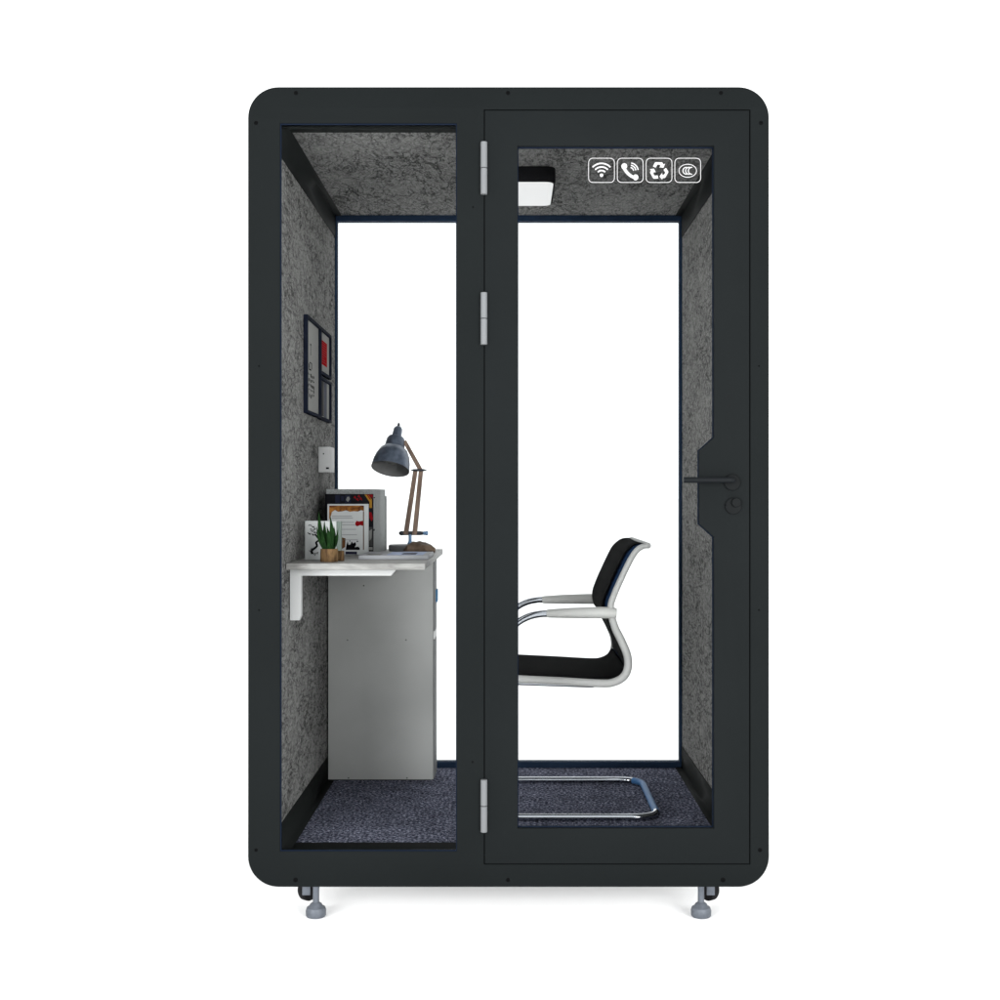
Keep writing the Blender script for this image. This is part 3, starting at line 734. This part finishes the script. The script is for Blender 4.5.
def bar(b, p, q, wx, wy):
    p, q = Vector(p), Vector(q); add_tube(b, [p, q], max(wx, wy), 4, squash=1)
for (a, c), (e, f_) in (((405.8, 534.5), (415.6, 469.5)), ((414.6, 535), (421.0, 470.3))):
    bm = BM(); p, q = P(a, c, D8), P(e, f_, D8); yo = 0
    add_tube(bm, [p, p.lerp(q, .3), p.lerp(q, .6), q], [.0122, .0118, .0114, .0110], 4, up=(.7, .7, 0)); obj('lower_arm', bm, 'lamp_wood', lp)
bm = BM(); zk = Z(470.2, D8)
add_tube(bm, [(X(411, D8), y8 - .012, zk), (X(414, D8), y8 - .012, zk), (X(424, D8), y8 - .012, zk), (X(427, D8), y8 - .012, zk)], [.001, .0042, .0042, .001], 10); obj('elbow_bolt', bm, 'lamp_black', lp)
bm = BM(); p, q = P(420.5, 470, D8), P(404.5, 441, D8 - .01)
add_tube(bm, [p, p.lerp(q, .5), q], [.0112, .0105, .0098], 4, up=(.7, .7, 0)); obj('upper_arm', bm, 'lamp_wood', lp)
# shade
apex = P(398.6, 426.5, D8 + .02); 
axis = (P(390.2, 469, D8 - .045) - apex); Ls = axis.length; axis.normalize()
bm = BM()
s = Ls
out = [(.004, -.004), (.0065, .0), (.0125, .004), (.0165, .012), (.0175, .040), (.029, .046), (.034, .056), (.0365, .085), (.050, .097), (.060, .118), (.0665, .142), (.0695, s)]
inn = [(.0683, s - .0005), (.0652, .142), (.0586, .119), (.0488, .099), (.035, .086), (.032, .058), (.010, .05)]
add_lathe(bm, apex, axis, out, 40, cap1=False); 
sh = obj('lamp_shade', bm, 'shade', lp)
bm = BM(); add_lathe(bm, apex, axis, [(.0695, s)] + inn, 40, cap0=False, cap1=True); obj('shade_lining', bm, 'shade_in', sh)
bm = BM(); add_lathe(bm, apex, axis, [(.008, .05), (.012, .06), (.012, .085), (.026, .115), (.027, .130), (.018, .145), (.004, .150)], 20); obj('bulb', bm, 'print', sh)
bm = BM(); tp = P(398.6, 424, D8 + .02); add_tube(bm, [apex + Vector((0, 0, .001)), tp + Vector((.001, 0, .004))], [.006, .0035], 10); obj('shade_knob', bm, 'lamp_black', sh)

# leather pouch
D9 = D0 + .87; y9 = .83
bm = BM()
ctr = [(405.5, 550, .008), (409, 548.5, .016), (414, 546.5, .020), (420, 546.6, .021), (426, 548.0, .020), (431, 549.6, .017), (435.6, 551.0, .009)]
rr = random.Random(21); rings = []; n = 18
zz = ZD + .0004
for i, (px, py, h) in enumerate(ctr):
    cxx = X(px, D9); row = []
    for k in range(n):
        a = 2 * math.pi * k / n
        hh = h * (1 + .22 * math.sin(3 * a + i * 1.3) + rr.uniform(-.08, .08))
        row.append(bm.verts.new((cxx + rr.uniform(-.002, .002), y9 + math.cos(a) * (.032 + .01 * math.sin(i * 2)), max(zz, zz + h * .72 + math.sin(a) * hh))))
    rings.append(row)
for a, c in zip(rings, rings[1:]):
    for k in range(n): bm.faces.new((a[k], a[(k + 1) % n], c[(k + 1) % n], c[k]))
bm.faces.new(rings[0][::-1]); bm.faces.new(rings[-1])
bmesh.ops.subdivide_edges(bm, edges=bm.edges[:], cuts=1, smooth=1.0, use_grid_fill=True)
for vtx in bm.verts: vtx.co.z = max(vtx.co.z, zz)
o = obj('leather_pouch', bm, 'leather', origin=(X(420, D9), y9, ZD), angle=60); o['label'] = 'crumpled brown leather pouch lying in front of the lamp base'; o['category'] = 'pouch'

# ------------------------------------------------------------------ cantilever chair
DN = 4.09; yN = DN - D0; yR = yN + .538
ch = thing('cantilever_chair', 'white framed cantilever office chair with black fabric seat on a chrome tube base', 'chair', (.22, (yN + yR) / 2, ZF))
pf = [(648.0, 545.6), (642.5, 546.6), (636.5, 550.6), (630.0, 560.5), (621.5, 578), (613.8, 595.6), (610.6, 608.2), (614.5, 626.2), (621.8, 641.6), (627.2, 655), (628.0, 667.0), (623.8, 676.6), (614.0, 682.2), (600.8, 683.4), (560, 681.2), (518, 679.2), (499, 678.2)]
prof = spline([(X(a, DN), Z(c, DN), 0) for a, c in pf], 6)
def rad_at(i):
    t = i / (len(prof) - 1)
    if t < .36: return .0085 + .0020 * t / .36
    return min(.0128, .0105 + (t - .36) * .02)
def side_frame(y):
    b = BM(); add_tube(b, [(p.x, y, p.y) for p in prof], [rad_at(i) for i in range(len(prof))], 14, squash=1.0, up=(1, 0, 0)); return obj('side_frame', b, 'chair_frame', ch)
side_frame(yN); side_frame(yR)
# seat and back sling
nrm = []
for i, p in enumerate(prof):
    a = prof[max(0, i - 1)]; c = prof[min(len(prof) - 1, i + 1)]; d = (c - a).normalized(); nrm.append(Vector((d.y, -d.x, 0)))
if nrm[20].x > 0: nrm = [-q for q in nrm]
def sling(name, material, ya, yb, o1, o2, i0, i1, sag, ny=10, rnd=.0):
    b = BM(); top, bot = [], []
    for i in range(i0, i1 + 1):
        r1, r2 = [], []
        e = min(1, min(i - i0, i1 - i) / 3.0)
        for k in range(ny + 1):
            t = k / ny; y = ya + (yb - ya) * t; s_ = 4 * t * (1 - t)
            edge = 1 - rnd * (abs(2 * t - 1) ** 6) ; edge *= (1 - rnd * (1 - e) ** 2)
            f1 = o1(i) if callable(o1) else o1; f2 = o2(i) if callable(o2) else o2
            q1 = prof[i] + nrm[i] * (f2 + (f1 - f2) * edge - sag * s_); q2 = prof[i] + nrm[i] * (f2 - sag * s_)
            r1.append(b.verts.new((q1.x, y, q1.y))); r2.append(b.verts.new((q2.x, y, q2.y)))
        top.append(r1); bot.append(r2)
    n = len(top)
    for i in range(n - 1):
        for k in range(ny):
            b.faces.new((top[i][k], top[i][k + 1], top[i + 1][k + 1], top[i + 1][k])); b.faces.new((bot[i][k], bot[i + 1][k], bot[i + 1][k + 1], bot[i][k + 1]))
        b.faces.new((top[i][0], top[i + 1][0], bot[i + 1][0], bot[i][0])); b.faces.new((top[i][ny], bot[i][ny], bot[i + 1][ny], top[i + 1][ny]))
    for k in range(ny):
        b.faces.new((top[0][k], bot[0][k], bot[0][k + 1], top[0][k + 1])); b.faces.new((top[-1][k], top[-1][k + 1], bot[-1][k + 1], bot[-1][k]))
    return obj(name, b, material, ch)
last = len(prof) - 1
sling('mesh_back', 'chair_mesh', yN + .008, yR - .008, .004, 0.0, 1, last, .004)
seat_i = 13 * 6
def pad_o(i): return .030 if i < 36 else .014
UP = lambda i: min(.030, .004 + i * .0016)
sling('sheen_band', 'chair_mesh', yN + .016, yR - .011, lambda i: UP(i) * .70, .0045, 2, 39, .004, rnd=.35)  # layer that shows the painted blue sheen beside the black pad
sling('backrest', 'cushion', yN + .030, yR - .010, UP, lambda i: UP(i) * .70 + .0004, 2, 39, .004, rnd=.55)
sling('lumbar_band', 'cushion', yN + .022, yR - .014, lambda i: .018 - min(.006, (i - 40) * .0004), .0045, 40, 60, .004, rnd=.4)
sling('seat', 'cushion', yN + .012, yR - .012, .020, .0045, 61, last, .004, rnd=.4)
# head bar between the two sides
bm = BM(); p = prof[0]; add_tube(bm, [(p.x, yN - .004, p.y), (p.x, yR + .004, p.y)], .0098, 12); obj('head_bar', bm, 'chair_frame', ch)
for i in (84, 98):
    p = prof[min(i, last)]; bm = BM(); add_tube(bm, [(p.x, yN, p.y - .006), (p.x, yR, p.y - .006)], .008, 10); obj('cross_rod', bm, 'chrome', ch)
# armrests
xl = X(497.5, DN); zfl = ZF + .0135
rT = .0112
for y in (yN, yR):
    b = BM()
    xs = [X(a, DN) for a in (546.5, 549, 570, 600, 613, 616.5)]
    zs = [Z(c, DN) for c in (613.6, 613.5, 613.0, 612.6, 612.8, 613)]
    add_tube(b, [(a, y, c) for a, c in zip(xs, zs)], [.0115, .0135, .0165, .0185, .0185, .0145], 16, squash=1.15, up=(0, 0, 1)); obj('armrest', b, 'chair_arm', ch)
    b = BM()
    arm = [(X(549, DN), y, Z(613.6, DN)), (X(541, DN), y, Z(613.8, DN)), (X(529, DN), y, Z(616.4, DN)), (X(517, DN), y, Z(623, DN)), (X(506.5, DN), y, Z(635, DN)), (X(500, DN), y, Z(652, DN)), (xl, y, Z(675, DN)), (xl, y, .55)]
    leg = spline(arm, 5) + fillet([(xl, y, .53), (xl, y, zfl), (.265, y, zfl)], .06, 8)[1:]
    add_tube(b, leg, rT, 14, up=(0, 1, 0)); obj('base_tube', b, 'chrome', ch)
    b = BM(); add_tube(b, [(X(593.5, DN), y, Z(685.9, DN)), (xl, y, Z(682.6, DN))], .0062, 12); obj('rail_strip', b, 'chrome', ch)
xr = .478
loop = fillet([(.26, yN, zfl + .0002), (xr, yN, zfl + .0002), (xr, yR, zfl + .0002), (.26, yR, zfl + .0002)], .085, 10)
bm = BM(); add_tube(bm, loop[:12], rT, 14, up=(0, 0, 1)); obj('base_bend', bm, 'chrome', ch)
bm = BM(); add_tube(bm, loop[17:], rT, 14, up=(0, 0, 1)); obj('base_bend', bm, 'chrome', ch)
bm = BM(); add_tube(bm, loop[10:19], rT + .0003, 14, up=(0, 0, 1)); o = obj('rear_bar', bm, 'blue_reflection_chrome', ch); o['label'] = 'chrome cross bar at the rear of the base, painted with a blue reflection'

# ------------------------------------------------------------------ light
w = bpy.data.worlds.new('World'); scene.world = w; w.use_nodes = True
bg = w.node_tree.nodes['Background']; bg.inputs[0].default_value = (0.985, 1.0, 1.0, 1); bg.inputs[1].default_value = 1.6

def softbox(name, loc, target, sx, sz, power):
    l = bpy.data.lights.new(name, 'AREA'); l.shape = 'RECTANGLE'; l.size = sx; l.size_y = sz; l.energy = power
    o = bpy.data.objects.new(name, l); COL.objects.link(o); o.location = loc
    o.rotation_euler = (Vector(target) - Vector(loc)).to_track_quat('-Z', 'Y').to_euler()
softbox('softbox', (-3.4, -5.6, 1.5), (.2, .6, 1.1), 2.6, 2.8, 420)
softbox('softbox', (3.4, -5.6, 1.5), (-.2, .6, 1.1), 2.6, 2.8, 420)

# ------------------------------------------------------------------ camera and render
cam = bpy.data.cameras.new('camera'); co = bpy.data.objects.new('camera', cam); COL.objects.link(co)
co.location = (0, -D0, CZ); co.rotation_euler = (math.radians(90), 0, 0)
cam.sensor_width = 36; cam.lens = 36 * F / 1000
cam.shift_x = -(CX - 500) / 1000; cam.shift_y = -(500 - CY) / 1000
cam.clip_start = .05; cam.clip_end = 2000
scene.camera = co
scene.view_settings.view_transform = 'Standard'; scene.view_settings.look = 'None'
scene.view_settings.exposure = 0; scene.view_settings.gamma = 1; scene.view_settings.use_curve_mapping = False
scene.cycles.use_denoising = True
scene.cycles.denoiser = 'OPENIMAGEDENOISE'
scene.cycles.max_bounces = 10; scene.cycles.transparent_max_bounces = 16
